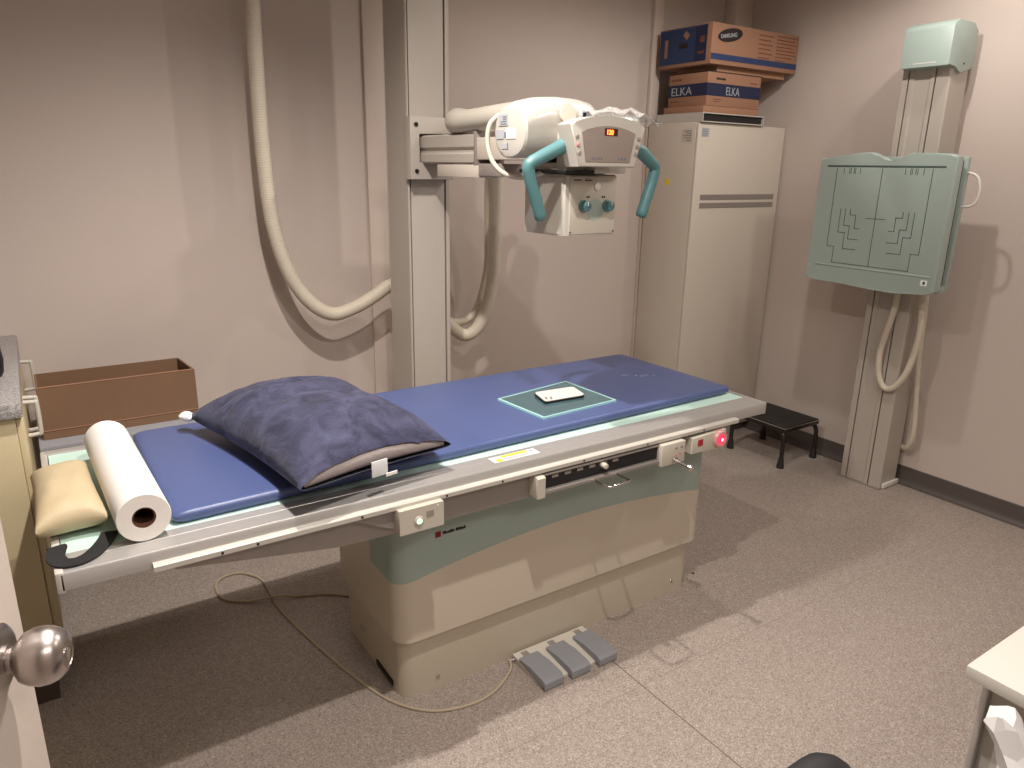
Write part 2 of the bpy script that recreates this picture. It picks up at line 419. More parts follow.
# cassette tray
tr = MB().prism([(-.030, .640), (-.030, .700), (-.022, .7045), (.03, .7045), (.03, .640)], 0, 1.128, 1.156, bev=.002).build('tray_end_block', 'cream', tb)
tr2 = B(1.60, 1.702, -.034, .03, .634, .706, bev=.003).build('tray_end_block', 'cream', tb)
for (a, b_) in ((1.655, .690), (1.680, .690), (1.655, .665), (1.675, .668)):
    B(a, a+.010, -.0352, -.034, b_-.006, b_).build('pictogram', 'button_grey' if b_ > .68 else 'red_ring', tr2)
ct = B(1.156, 1.60, -.012, .012, .658, .700).build('cassette_tray', 'black_plastic', tb)
B(1.158, 1.598, -.026, .01, .646, .657, bev=.002).build('tray_lip', 'alu_dark', ct)
B(1.158, 1.598, -.018, .0, .699, .705, bev=.001).build('tray_lip', 'alu_dark', ct)
mb = MB()
for k in range(6): mb.box(1.19+k*.045, 1.20+k*.045+.012, -.0135, -.0115, .686, .694)
build_each(mb, 'scale_marks', 'button_grey', ct)
MB().cyl((1.372, -.010, .688), (1.372, -.036, .688), .0085, seg=18, bev=.002).build('tray_knob', 'cream', ct)
MB().tube(catmull([(1.334, -.02, .650), (1.331, -.06, .652), (1.333, -.088, .654), (1.345, -.098, .655), (1.40, -.098, .656), (1.414, -.088, .655), (1.418, -.06, .652), (1.420, -.02, .650)], 5), .0038, 10).build('tray_handle', 'chrome', ct)
lv = MB().lathe((1.655, -.034, .648), (.12, -1, -.12), [(0, .011), (.006, .011), (.007, .007), (.055, .007), (.056, .0115), (.068, .0115), (.070, .010)], 20).build('locking_lever', 'chrome', tb)
# collision lamp at the right end
hb = MB().prism([(1.742, .646), (1.742, .700), (1.90, .704), (1.905, .66), (1.87, .640)], 1, -.026, .03, bev=.003).build('lamp_housing', 'cream', tb)
B(1.768, 1.790, -.0275, -.0255, .668, .690).build('pictogram', 'red_print', hb)
MB().lathe((1.868, -.022, .676), (0, -1, 0), [(0, .030), (.012, .029), (.016, .026), (.016, .019), (.013, .018), (.013, .0001)], 32).build('lamp_bezel', 'red_ring', hb)
MB().lathe((1.868, -.0353, .676), (0, -1, 0), [(0, .0188), (.003, .016), (.005, .010), (.006, .0001)], 28).build('red_lamp', 'red_lens', hb)
MB().lathe((1.868, -.0403, .676), (0, -1, 0), [(0, .006), (.002, .004), (.0025, .0001)], 16).build('lamp_bulb', 'red_glow', hb)
# warning label on the rail
wl = B(1.026, 1.178, .031, .068, .7500, .7506).build('warning_label', 'label_white', tb)
B(1.064, 1.150, .053, .066, .7504, .7509).build('yellow_band', 'yellow', wl)
B(1.038, 1.056, .033, .050, .7504, .7509).build('yellow_triangle_sign', 'yellow', wl)
mb = MB()
for k in range(3): mb.box(1.066, 1.140, .035+k*.005, .037+k*.005, .7505, .7508)
mb.box(1.160, 1.168, .054, .062, .7505, .7508)
build_each(mb, 'label_print', 'label_text', wl)

# mattress
def inset_quad(Q, r, d, n=6):
    """rounded outline of the quad Q moved inwards by d"""
    c = sum(Q, Vector((0, 0)))/4; P = [p+(c-p).normalized()*d*1.4 for p in Q]; out = []
    for k in range(4):
        p, a, b = P[k], P[k-1], P[(k+1) % 4]; s0 = p+(a-p).normalized()*r; s1 = p+(b-p).normalized()*r
        for j in range(n+1):
            t = j/n; out.append(s0*(1-t)**2+p*2*t*(1-t)+s1*t*t)
    return out
MQ = [Vector((.224, .096)), Vector((2.112, .143)), Vector((2.096, .714)), Vector((.220, .714))]
mb = MB().loft([[(p.x, p.y, z) for p in inset_quad(MQ, .02, d)] for z, d in ((.7507, .014), (.754, .006), (.760, .001), (.766, .0), (.771, .002), (.7755, .008), (.778, .018), (.7784, .05))])
ms = mb.build('mattress', 'navy_vinyl', org=(1.143, .39, .75), label='long navy blue vinyl mattress lying on the x-ray table', cat='mattress')
mb = MB(); random.seed(5)
for k in range(9):
    a = random.random()*PI; cx, cy = 1.86+k*.012, .44-k*.006+random.uniform(-.01, .01)
    mb.tube([(cx, cy, .7787), (cx+.010*math.cos(a), cy+.010*math.sin(a), .7787)], .0013, 5)
mb.build('scuff_marks', 'label_grey', ms)

# ------------------------------------------------ pillows
def cushion(P, hz, z0, nu=48, nv=40, puff=.55, wob=.006, seed=0, pull=.06, flat=.30, open_edge=False):
    """soft closed cushion over the quad P (4 corners, counter-clockwise)"""
    P = [Vector((*p[:2], 0)) for p in P]; mb = MB(); top = []; bot = []
    for i in range(nu+1):
        rt, rb = [], []
        for j in range(nv+1):
            u, v = i/nu, j/nv; a, b = 2*u-1, 2*v-1
            # edges pulled in between the corners
            ua = u+pull*(-a)*(1-b*b)*.5*abs(a); va = v+pull*(-b)*(1-a*a)*.5*abs(b)
            q = P[0]*(1-ua)*(1-va)+P[1]*ua*(1-va)+P[2]*ua*va+P[3]*(1-ua)*va
            e = max(0, (1-abs(a)**2.6))*max(0, (1-abs(b)**2.6)); t = e**puff
            nz = noise.noise(Vector((q.x*9+seed, q.y*9, seed)))*wob*(t**.5) + noise.noise(Vector((q.x*24, q.y*24, seed+3)))*wob*.35*(t**.5)
            zt = z0+hz*flat+hz*(1-flat)*t+nz
            zb = z0+hz*flat*(1-t**.7)
            rt.append(mb.bm.verts.new((q.x, q.y, zt)))
            rb.append(rt[-1] if i in (0, nu) or j in (0, nv) else mb.bm.verts.new((q.x, q.y, min(zb, zt-.0005))))
        top.append(rt); bot.append(rb)
    for i in range(nu):
        for j in range(nv):
            mb.bm.faces.new((top[i][j], top[i+1][j], top[i+1][j+1], top[i][j+1]))
            mb.bm.faces.new((bot[i][j+1], bot[i+1][j+1], bot[i+1][j], bot[i][j]))
    return mb

# the big blue pillow: an open-ended case over a grey insert
pw = thing('pillow', 'large dark blue velour pillow lying on the mattress, grey insert showing at its open end', 'pillow', (.64, .40, .79))
A, Bc, Cc, D = Vector((.474, -.028)), Vector((.900, .048)), Vector((.815, .690)), Vector((.358, .622))
mb = MB(); nu, nv = 56, 56; rows_t, rows_b = [], []
for j in range(nv+1):
    v = j/nv; b = 2*v-1; rt, rb = [], []
    for i in range(nu+1):
        u = i/nu; a = 2*u-1
        ua = u-.05*a*abs(a)*(1-b*b); va = v-.035*b*abs(b)*(1-a*a)
        q = (A*(1-ua)+Bc*ua)*(1-va)+(D*(1-ua)+Cc*ua)*va
        ex = max(0, 1-abs(a)**2.4)
        ey = max(0, 1-abs(b)**3.0) if b > 0 else max(.05, 1-abs(b)**4.0*.95)
        t = (ex*ey)**.52
        nz = (noise.noise(Vector((q.x*8, q.y*8, 1)))*.012+noise.noise(Vector((q.x*26, q.y*26, 5)))*.0035)*t**.5
        groove = -.012*math.exp(-((v-.60-.05*math.sin(u*3))/.012)**2)*t**.5
        crease = -.010*math.exp(-((u-.78-.10*v)/.018)**2)*max(0, 1-v*2.2)*t**.5
        zt = .838+.108*t+nz+groove+crease - .012*(1-ex)
        zb = .838-.044*t**.8 - .012*(1-ex)
        if b < -.2: zb -= .006*ex*((-b-.2)/.8)
        zb = max(zb, .7795 if q.y > .10 else .7525)
        vt = mb.bm.verts.new((q.x, q.y, zt)); rt.append(vt)
        if i in (0, nu) or j == nv: rb.append(vt)
        else: rb.append(mb.bm.verts.new((q.x, q.y-(.012*ex if j == 0 else 0), zb)))
    rows_t.append(rt); rows_b.append(rb)
for j in range(nv):
    for i in range(nu):
        mb.bm.faces.new((rows_t[j][i], rows_t[j][i+1], rows_t[j+1][i+1], rows_t[j+1][i]))
        mb.bm.faces.new((rows_b[j+1][i], rows_b[j+1][i+1], rows_b[j][i+1], rows_b[j][i]))
mouth = [(rows_t[0][i].co.copy(), rows_b[0][i].co.copy()) for i in range(nu+1)]
mb.build('pillowcase', 'velour', pw, smooth=70)
# insert bulging at the mouth
mb = MB(); R = []
for i in range(2, nu-1):
    t_, b_ = mouth[i]; mid = (t_+b_)/2; h = (t_-b_).z*.5*.86; d = Vector((-.12, .98, 0)).normalized()
    ring = []
    for k in range(13):
        a = PI*k/12; ring.append(mid+Vector((0, 0, math.cos(a)*h))-d*(math.sin(a)*min(.010, h*.5)-.012))
    R.append(ring)
Rv = [[mb.bm.verts.new(p) for p in r] for r in R]
for a, b in zip(Rv, Rv[1:]):
    for k in range(12): mb.bm.faces.new((a[k], a[k+1], b[k+1], b[k]))
ins = mb.build('insert', 'wool_grey', pw, smooth=80)
B(.648, .692, -.017, -.0145, .812, .852, rot=(.17, 'Z'), bev=.0005).build('care_label', 'label_white', ins)
B(.684, .716, -.018, -.0155, .808, .816, rot=(.17, 'Z')).build('care_label', 'paper_white', ins)
# white corner of the insert poking out at the far left seam
mb = MB(); rr = []
for k, r in enumerate((.004, .014, .018, .016, .006)):
    c = Vector((.338+.010*k, .634-.003*k, .826)); rr.append([c+Vector((0, math.cos(2*PI*j/14)*r*1.5, math.sin(2*PI*j/14)*r*.8)) for j in range(14)])
mb.loft(rr).build('insert_corner', 'paper_white', pw)

# small beige positioning cushion
cushion([(-.030, .125), (.108, .135), (.092, .495), (-.030, .47)], .085, .7512, puff=.42, wob=.010, seed=4, pull=.07, flat=.42).build(
    'cushion', 'beige_vinyl', org=(.035, .30, .75), label='small plain beige cushion at the left end of the x-ray table', cat='cushion', smooth=70)

# paper roll
pr = thing('paper_roll', 'thick roll of white couch paper lying across the x-ray table', 'paper roll', (.162, .33, .75))
RA, RB_ = Vector((.166, .052, .8055)), Vector((.150, .600, .8055))
mb = MB(); L_ = (RB_-RA).length
mb.lathe(RA, RB_-RA, [(.0, .0235), (.0, .0520), (.0015, .0535), (L_-.0015, .0535), (L_, .0520), (L_, .0235), (.0, .0235)], 64, caps=False).build('paper', 'paper_white', pr)
MB().lathe(RA+(RB_-RA)*.004, RB_-RA, [(0, .0200), (0, .0236), (L_-.006, .0236), (L_-.006, .0200), (0, .0200)], 40, caps=False).build('cardboard_core', 'card_core', pr)

# black velcro strap, a loose loop by the roll
def ribbon(pts, w, th, up=(0, 0, 1), n=8):
    P = catmull(pts, n); mb = MB(); rings = []
    for i, p in enumerate(P):
        t = (P[min(i+1, len(P)-1)]-P[max(i-1, 0)]).normalized(); s_ = Vector(up).cross(t).normalized(); nn = t.cross(s_)
        rings.append([p+s_*w/2+nn*th/2, p-s_*w/2+nn*th/2, p-s_*w/2-nn*th/2, p+s_*w/2-nn*th/2])
    return mb.loft(rings)
ribbon([(.002, .120, .7535), (.006, .100, .759), (.004, .078, .764), (.000, .056, .760), (.010, .036, .755), (.034, .030, .7535), (.058, .042, .7535), (.078, .070, .7535), (.094, .102, .754), (.104, .135, .7535)], .034, .003).build(
    'strap', 'strap_black', org=(.05, .08, .75), label='black fabric strap looped on the table end below the beige cushion', cat='strap', smooth=60)

# acrylic plate and phone
gl = thing('acrylic_plate', 'square dark clear plate with pale turquoise edges on the blue mattress', 'plate', (1.455, .33, .778))
Q = [Vector((1.285, .426)), Vector((1.304, .191)), Vector((1.622, .214)), Vector((1.612, .478))]
def quad(inset, z0, z1, mb):
    c = sum(Q, Vector((0, 0)))/4; q = [p+(c-p).normalized()*inset for p in Q]
    mb.loft([[(p.x, p.y, z0) for p in q], [(p.x, p.y, z1) for p in q]])
mb = MB(); quad(.0065, .7786, .7845, mb); mb.build('clear_sheet', 'acrylic', gl)
mb = MB(); c = sum(Q, Vector((0, 0)))/4
for k in range(4):
    a, b = Q[k], Q[(k+1) % 4]; ai, bi = a+(c-a).normalized()*.0085, b+(c-b).normalized()*.0085
    mb.loft([[(p.x, p.y, .7785) for p in (a, b, bi, ai)], [(p.x, p.y, .7852) for p in (a, b, bi, ai)]])
mb.build('edge_strip', 'glass_edge', gl)
ph = thing('phone', 'white phone with rounded corners lying on the clear plate', 'phone', (1.48, .34, .785))
F = [Vector((1.412, .398)), Vector((1.386, .296)), Vector((1.549, .288)), Vector((1.573, .386))]
def rq(F, r, n=5):
    out = []
    for k in range(4):
        p, a, b = F[k], F[k-1], F[(k+1) % 4]; s0 = p+(a-p).normalized()*r; s1 = p+(b-p).normalized()*r
        for j in range(n+1):
            t = j/n; out.append(s0*(1-t)**2+p*2*t*(1-t)+s1*t*t)
    return out
o = rq(F, .016); c = sum(F, Vector((0, 0)))/4
MB().loft([[(p.x, p.y, .7850) for p in o], [(p.x, p.y, .7925) for p in o]]).build('phone_frame', 'black_plastic', ph)
MB().loft([[(c.x+(p.x-c.x)*.975, c.y+(p.y-c.y)*.97, .7924) for p in o], [(c.x+(p.x-c.x)*.975, c.y+(p.y-c.y)*.97, .7950) for p in o]]).build('phone_face', 'phone_white', ph)
mb = MB()
for (a, b_) in ((1.406, .316), (1.420, .308), (1.414, .330), (1.429, .322)): mb.cyl((a, b_, .7948), (a, b_, .7956), .0045, seg=12)
build_each(mb, 'camera_marks', 'black_plastic', ph)

# ================================================================== TUBE STAND
st = thing('tube_stand', 'floor-to-ceiling cream column carrying the x-ray tube head with teal handles over the table', 'x-ray machine', (1.40, 1.19, 0))
cx0, cx1, cy0, cy1 = 1.300, 1.482, 1.10, 1.285
P = [(cx0, cy1), (cx0, cy0+.004), (cx0+.004, cy0), (cx0+.007, cy0), (cx0+.007, cy0+.02), (cx0+.0135, cy0+.02), (cx0+.0135, cy0+.003),
     (cx1-.0245, cy0+.003), (cx1-.0245, cy0+.02), (cx1-.018, cy0+.02), (cx1-.018, cy0), (cx1-.004, cy0), (cx1, cy0+.004), (cx1, cy1)]
MB().prism(P, 2, .012, 2.60).build('column', 'column_paint', st)
for a in (cx0+.0072, cx1-.0243): B(a, a+.0061, cy0+.012, cy0+.019, .02, 2.59).build('guide_slot', 'black_slot', st)
B(cx0-.05, cx1+.05, cy0-.03, cy1+.03, 0, .012, bev=.003).build('floor_plate', 'alu_dark', st)
# carriage: C shaped bracket round the column
cg = MB().prism([(1.288, 1.476), (1.470, 1.476), (1.470, 1.535), (1.322, 1.535), (1.322, 1.642), (1.470, 1.642), (1.470, 1.700), (1.288, 1.700)], 1, 1.048, 1.098, bev=.003).build('carriage_bracket', 'column_paint', st)
for z in (1.672, 1.506): MB().cyl((1.312, 1.048, z), (1.312, 1.044, z), .008, seg=14).build('bracket_bolt', 'dark_metal', cg)
B(1.322, 1.470, 1.084, 1.098, 1.535, 1.642).build('bracket_plate', 'vent_grey', cg)  # grey colour puts the recess shade between the flanges into the plate
B(1.474, 1.488, 1.075, 1.16, 1.60, 1.715, bev=.003).build('bracket_stop', 'vent_grey', cg)
# horizontal arm
mb = MB().prism([(1.348, 1.634), (1.336, 1.628), (1.336, 1.590), (1.344, 1.582), (1.344, 1.572), (1.334, 1.566), (1.334, 1.540), (1.344, 1.534), (1.446, 1.534), (1.446, 1.634)], 1, .668, 1.076)
arm = mb.build('telescopic_arm', 'column_paint', st)
B(1.336, 1.444, .655, .93, 1.490, 1.531, bev=.002).build('arm_rail', 'cabinet_paint', arm)
B(1.340, 1.440, .34, .668, 1.548, 1.618, bev=.003).build('inner_arm', 'cabinet_paint', arm)
B(1.334, 1.448, .655, .669, 1.530, 1.640, bev=.002).build('arm_end_plate', 'vent_grey', arm)
B(1.346, 1.430, .52, .66, 1.496, 1.536, bev=.003).build('brake_block', 'vent_grey', arm)
# tube housing: bulged horizontal vessel, axis along x, lofted with superellipse sections
def sec(x, cy, cz, ry, rz, n=36, p=2.4):
    out = []
    for k in range(n):
        a = 2*PI*k/n; c, s = math.cos(a), math.sin(a)
        out.append((x, cy+ry*math.copysign(abs(c)**(2/p), c), cz+rz*math.copysign(abs(s)**(2/p), s)))
    return out
mb = MB()
mb.loft([sec(1.182, .222, 1.618, .066, .056, p=2.3), sec(1.184, .222, 1.618, .074, .064, p=2.3), sec(1.190, .223, 1.618, .079, .069, p=2.4),
         sec(1.22, .235, 1.625, .084, .076, p=2.6), sec(1.27, .245, 1.632, .087, .080, p=2.8), sec(1.33, .25, 1.636, .088, .081, p=2.8), sec(1.40, .252, 1.636, .086, .080, p=2.8), sec(1.445, .252, 1.634, .080, .076, p=2.7), sec(1.465, .252, 1.634, .068, .066, p=2.4),
         sec(1.472, .252, 1.640, .052, .050, p=2.2), sec(1.60, .252, 1.640, .050, .048, p=2.1), sec(1.645, .252, 1.640, .048, .046, p=2.0), sec(1.652, .252, 1.640, .04, .038, p=2.0)])
hs = mb.build('tube_housing', 'cream_light', st, smooth=30)
B(1.330, 1.452, .19, .345, 1.530, 1.60, bev=.01).build('housing_yoke', 'vent_grey', hs)
# printed labels on the end cap
for (ya, yb_, za, zb, m_) in ((.228, .274, 1.634, 1.664, 'label_grey'), (.250, .284, 1.600, 1.624, 'label_grey'), (.190, .236, 1.600, 1.626, 'label_white'), (.226, .256, 1.574, 1.588, 'label_grey')):
    B(1.1805, 1.1830, ya, yb_, za, zb).build('rating_label', m_, hs)
mb = MB(); random.seed(2)
for k in range(4): mb.box(1.1798, 1.1808, .234, .234+random.uniform(.018, .029), 1.638+k*.006, 1.640+k*.006)
mb.box(1.1798, 1.1808, .2365, .2445, 1.605, 1.617); mb.box(1.1798, 1.1808, .226, .229, 1.574, 1.590)
build_each(mb, 'label_print', 'label_text', hs)
MB().lathe((1.330, .172, 1.664), (-.25, -1, .12), [(-.02, .036), (.006, .036), (.011, .033), (.013, .027), (.0135, .0001)], 32).build('housing_boss', 'cream_light', hs)
MB().lathe((1.330, .167, 1.664), (-.25, -1, .12), [(.014, .024), (.0195, .023), (.020, .0001)], 32).build('boss_cover', 'cabinet_paint', hs)
B(1.378, 1.404, .155, .172, 1.655, 1.680, bev=.002).build('warning_sticker', 'label_grey', hs)
B(1.381, 1.392, .1535, .156, 1.660, 1.674).build('sticker_symbol', 'black_plastic', hs)
# collimator
co = MB().prism([(.142, 1.340), (.142, 1.506), (.150, 1.510), (.335, 1.510), (.342, 1.502), (.342, 1.346), (.334, 1.338), (.150, 1.338)], 0, 1.320, 1.507, bev=.003)
co = co.build('collimator', 'cream_light', st)
B(1.3345, 1.5030, .1385, .1430, 1.3445, 1.5040, bev=.002).build('front_panel', 'cream', co)
MB().prism([(.165, 1.345), (.150, 1.50), (.225, 1.50), (.245, 1.43), (.225, 1.345)], 0, 1.3185, 1.3205).build('side_label_panel', 'cream', co)
B(1.3170, 1.3190, .25, .275, 1.390, 1.440).build('side_plate', 'cabinet_paint', co)
for x in (1.383, 1.470):
    k_ = MB().lathe((x, .1385, 1.423), (0, -1, 0), [(0, .0175), (.004, .0175), (.006, .0150), (.020, .0135), (.022, .011), (.0222, .0001)], 28).build('collimator_knob', 'teal', co)
    B(x-.0015, x+.0015, .1150, .1168, 1.424, 1.435).build('pointer', 'print_white', k_)
MB().lathe((1.4265, .1385, 1.412), (0, -1, 0), [(0, .030), (.0006, .030), (.0008, .0001)], 32).build('scale_disc', 'bucky_green', co)
MB().lathe((1.430, .1385, 1.478), (0, -1, 0), [(0, .011), (.004, .011), (.005, .009), (.0055, .0001)], 24).build('lamp_button', 'print_white', co)
mb = MB()
for a, b_ in ((1.338, .0), (1.498, .0)): mb.cyl((a, .1390, 1.350), (a, .1375, 1.350), .0025, seg=10)
for a in (1.395, 1.402, 1.452, 1.459): mb.cyl((a, .139, 1.448), (a, .1378, 1.448), .003, seg=10)
build_each(mb, 'screw', 'dark_metal', co)
mb = MB()
mb.box(1.345, 1.372, .1376, .1386, 1.493, 1.496); mb.box(1.385, 1.412, .1376, .1386, 1.492, 1.4945); mb.box(1.385, 1.405, .1376, .1386, 1.4965, 1.4985)
build_each(mb, 'panel_print', 'print_black', co)
# slab between collimator and tube
B(1.300, 1.440, .118, .345, 1.511, 1.521, bev=.002).build('filter_slot', 'black_plastic', co)
B(1.400, 1.512, .112, .345, 1.513, 1.532, bev=.003).build('mount_plate', 'cream_light', st)
B(1.33, 1.48, .16, .34, 1.52, 1.56).build('mount_neck', 'cream', st)
# control panel: arched face looking at the operator
def arch(z0, z1, xb, xt, rise, cx=1.372, n=14):
    P = [(cx-xb, z0), (cx+xb, z0)]
    for k in range(n+1):
        a = 1-2*k/n; P.append((cx+xt*a, z1+rise*(1-a*a)))
    return P
cp = MB().prism(arch(1.530, 1.634, .098, .130, .026), 1, .030, .092, bev=.005, seg=3).build('control_panel', 'cream_light', st)
MB().prism(arch(1.543, 1.618, .076, .092, .016), 1, .0275, .0305, bev=.001).build('display_window', 'display_grey', cp)
B(1.355, 1.399, .0262, .0278, 1.610, 1.628).build('readout', 'display_dark', cp)
text('120', .0165, (1.3595, .0260, 1.6128), (1, 0, 0), (0, 0, 1), 'orange_led', cp, 'readout_digits', bold=.0006)
for k in range(3):
    z = 1.605-k*.020; o = .003*k
    for s_, m1 in ((-1, 'button_grey' if k != 1 else 'red_ring'), (1, 'button_grey')):
        MB().cyl((1.372+s_*(.107-o*1.5), .0295, z), (1.372+s_*(.107-o*1.5), .0265, z), .0055, seg=16, bev=.001).build('panel_button', m1, cp)
mb = MB()
for k in range(4): mb.box(1.315+k*.010, 1.321+k*.010, .0268, .0278, 1.549, 1.554)
for k in range(3): mb.box(1.405+k*.011, 1.412+k*.011, .0268, .0278, 1.549, 1.554)
build_each(mb, 'panel_print', 'label_text', cp)
B(1.30, 1.44, .09, .19, 1.56, 1.63, bev=.01).build('panel_mount', 'cream_light', st)
# teal handles
def handle(s_):
    cx = 1.395; o = -.012 if s_ > 0 else .0
    pts = [(1.372+s_*.098, .085, 1.588), (cx+s_*.15, .088, 1.574), (cx+s_*(.222+o), .098, 1.540), (cx+s_*(.230+o), .100, 1.532), (cx+s_*(.232+o), .101, 1.522), (cx+s_*(.222+o), .101, 1.488), (cx+s_*(.204+o), .100, 1.440), (cx+s_*(.188+o), .100, 1.396)]
    P = []
    for a, b in zip(pts, pts[1:]):
        for k in range(4): P.append(Vector(a).lerp(Vector(b), k/4))
    P.append(Vector(pts[-1])); P.append(Vector(pts[-1])+Vector((-s_*.0015, 0, -.004)))
    n = len(P)
    return MB().tube(P, .0165, 16, rfun=lambda i: .0125 if i == n-1 else (.0205-.004*min(1, i/9)))
handle(-1).build('grip_handle', 'teal', st, smooth=60)
handle(1).build('grip_handle', 'teal', st, smooth=60)
MB().tube(catmull([(1.455, .900, 1.676), (1.415, .880, 1.677), (1.375, .850, 1.676), (1.352, .790, 1.674), (1.350, .70, 1.674), (1.355, .55, 1.680), (1.365, .43, 1.684), (1.380, .335, 1.68)], 8), .040, 20, rfun=lambda i: (.036 if i > 30 else .046-.010*max(0, i-14)/16) if i > 8 else .030+.016*(i/8)**.5).build('cable_sleeve', 'cream', st)
# thin cable looping round the end of the housing
MB().tube(catmull([(1.215, .325, 1.668), (1.190, .335, 1.640), (1.183, .335, 1.59), (1.190, .318, 1.540), (1.212, .290, 1.508), (1.25, .255, 1.498), (1.31, .235, 1.512)], 8), .0072, 10).build('control_cable', 'cream', st)

def hose(name, pts, r, m, step=.0042, amp=.07, period=3, **k):
    P = resample(catmull(pts, 14), step)
    return MB().tube(P, r, 14, rfun=lambda i: r*(1+amp*math.cos(2*PI*i/period))).build(name, m, smooth=80, **k)
hose('cable_hose', [(.852, 1.42, 2.60), (.852, 1.42, 2.09), (.850, 1.42, 1.89), (.850, 1.42, 1.573), (.866, 1.42, 1.312), (.914, 1.42, 1.115), (.988, 1.42, .987), (1.085, 1.42, .920), (1.19, 1.42, .938), (1.284, 1.42, .982), (1.356, 1.415, 1.022),
      (1.45, 1.385, 1.03), (1.54, 1.36, .93), (1.61, 1.35, .835), (1.70, 1.345, .775), (1.78, 1.33, .85), (1.815, 1.31, 1.02), (1.80, 1.27, 1.18), (1.76, 1.20, 1.40), (1.69, 1.10, 1.56), (1.58, 1.00, 1.655), (1.49, .93, 1.678), (1.43, .885, 1.676)],
     .0285, 'hose', step=.003, amp=.045, period=3, org=(.852, 1.42, 2.6), label='thick cream corrugated hose hanging from the ceiling and looping behind the column', cat='hose')
hose('cable_hose', [(1.50, 1.43, .95), (1.56, 1.425, .89), (1.63, 1.42, .84), (1.71, 1.41, .825), (1.79, 1.405, .88), (1.84, 1.40, 1.05), (1.83, 1.37, 1.2), (1.79, 1.31, 1.40), (1.73, 1.20, 1.53)], .018, 'hose', org=(1.56, 1.315, .875), label='thinner cream hose running just behind the thick hose right of the column', cat='hose')

# crumpled clear film lying on top of the control panel
mb = MB(); random.seed(11); n1, n2 = 26, 12; V_ = []
for i in range(n1+1):
    row = []
    for j in range(n2+1):
        u, v = i/n1, j/n2; x = 1.385+.19*u; y = .04+.19*v
        e = math.sin(PI*v)*(math.sin(PI*min(1, u*.9+.08)))
        z = 1.668-.075*max(0, u-.72)+.020*e+.015*noise.noise(Vector((x*30, y*30, 2)))+.008*noise.noise(Vector((x*70, y*70, 9)))
        row.append(mb.bm.verts.new((x, y, z)))
    V_.append(row)
for i in range(n1):
    for j in range(n2): mb.bm.faces.new((V_[i][j], V_[i+1][j], V_[i+1][j+1], V_[i][j+1]))
fo = mb.build('plastic_film', 'film', org=(1.56, .15, 1.66), label='crumpled clear plastic film on top of the x-ray tube head', cat='plastic film', smooth=50)
sm = fo.modifiers.new('thickness', 'SOLIDIFY'); sm.thickness = .0008

# ================================================================== EQUIPMENT CABINET
cx0, cx1, cy0, cy1, ch = 2.952, 3.638, 1.190, 1.545, 1.760
eq = thing('equipment_cabinet', 'tall cream metal equipment cabinet with two vent slots standing in the corner', 'cabinet', ((cx0+cx1)/2, (cy0+cy1)/2, 0))
B(cx0, cx1, cy0+.016, cy1, .05, ch, bev=.003).build('body', 'cabinet_paint', eq)
dr = B(cx0+.002, cx1-.002, cy0, cy0+.015, .08, ch-.002, bev=.004).build('door', 'cabinet_paint', eq)
for z in (1.392, 1.350):
    v_ = B(cx0+.055, cx1-.040, cy0-.0012, cy0+.002, z-.014, z+.014).build('vent', 'vent_grey', dr)
mb = MB()
for z in (1.392, 1.350):
    for k in range(90):
        x = cx0+.058+k*.00634; mb.box(x, x+.0022, cy0-.0022, cy0-.0008, z-.013, z+.013)
mb.build('vent_louvres', 'button_grey', dr)
B(cx0+.03, cx1-.03, cy0+.04, cy1-.02, 0, .05).build('plinth', 'skirting', eq)
lb = B(cx0+.028, cx0+.080, cy0-.0012, cy0+.001, 1.690, 1.733).build('rating_label', 'label_grey', dr)
mb = MB()
for k in range(4): mb.box(cx0+.032, cx0+.032+(.030, .040, .036, .024)[k], cy0-.0018, cy0-.001, 1.697+k*.009, 1.699+k*.009)
build_each(mb, 'label_print', 'label_text', lb)
sl = B(cx0-.0012, cx0+.001, cy0+.035, cy0+.105, 1.665, 1.728).build('side_label', 'cabinet_paint', eq)
mb = MB()
for k in range(5): mb.box(cx0-.0018, cx0-.001, cy0+.040, cy0+.075+.012*(k % 3), 1.672+k*.011, 1.675+k*.011)
build_each(mb, 'label_print', 'label_text', sl)
B(cx0-.0012, cx0+.001, cy0+.175, cy0+.205, 1.450, 1.480).build('yellow_sticker', 'yellow', eq)

# shallow open-fronted metal box on the cabinet
mb = MB(); a0, a1, b0, b1, z0, z1, t = 2.962, 3.430, 1.175, 1.500, 1.7602, 1.806, .005
mb.box(a0, a1, b0, b1, z0, z0+t); mb.box(a0, a1, b0, b1, z1-t, z1); mb.box(a0, a0+t, b0, b1, z0+t, z1-t); mb.box(a1-t, a1, b0, b1, z0+t, z1-t); mb.box(a0+t, a1-t, b1-t, b1, z0+t, z1-t)
ob = mb.build('open_box', 'cream_light', org=(3.2, 1.33, z0), label='flat cream open-fronted box lying directly on the tall cabinet', cat='box')
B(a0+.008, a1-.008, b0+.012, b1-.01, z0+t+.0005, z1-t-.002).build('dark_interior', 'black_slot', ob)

# thin flat carton
B(2.970, 3.385, 1.186, 1.460, 1.8062, 1.838, bev=.001).build('flat_carton', 'carton_edge', org=(3.18, 1.32, 1.806), label='thin flat brown carton under the banded film carton', cat='carton')
def dashes(mb, axis, fixed, a, b, z, h, seed, gap=.003):
    random.seed(seed); p = a
    while p < b:
        w = random.uniform(.005, .014); e = min(p+w, b)
        if axis == 'x': mb.box(p, e, fixed-.0007, fixed+.0004, z, z+h)
        else: mb.box(fixed-.0007, fixed+.0004, p, e, z, z+h)
        p = e+gap
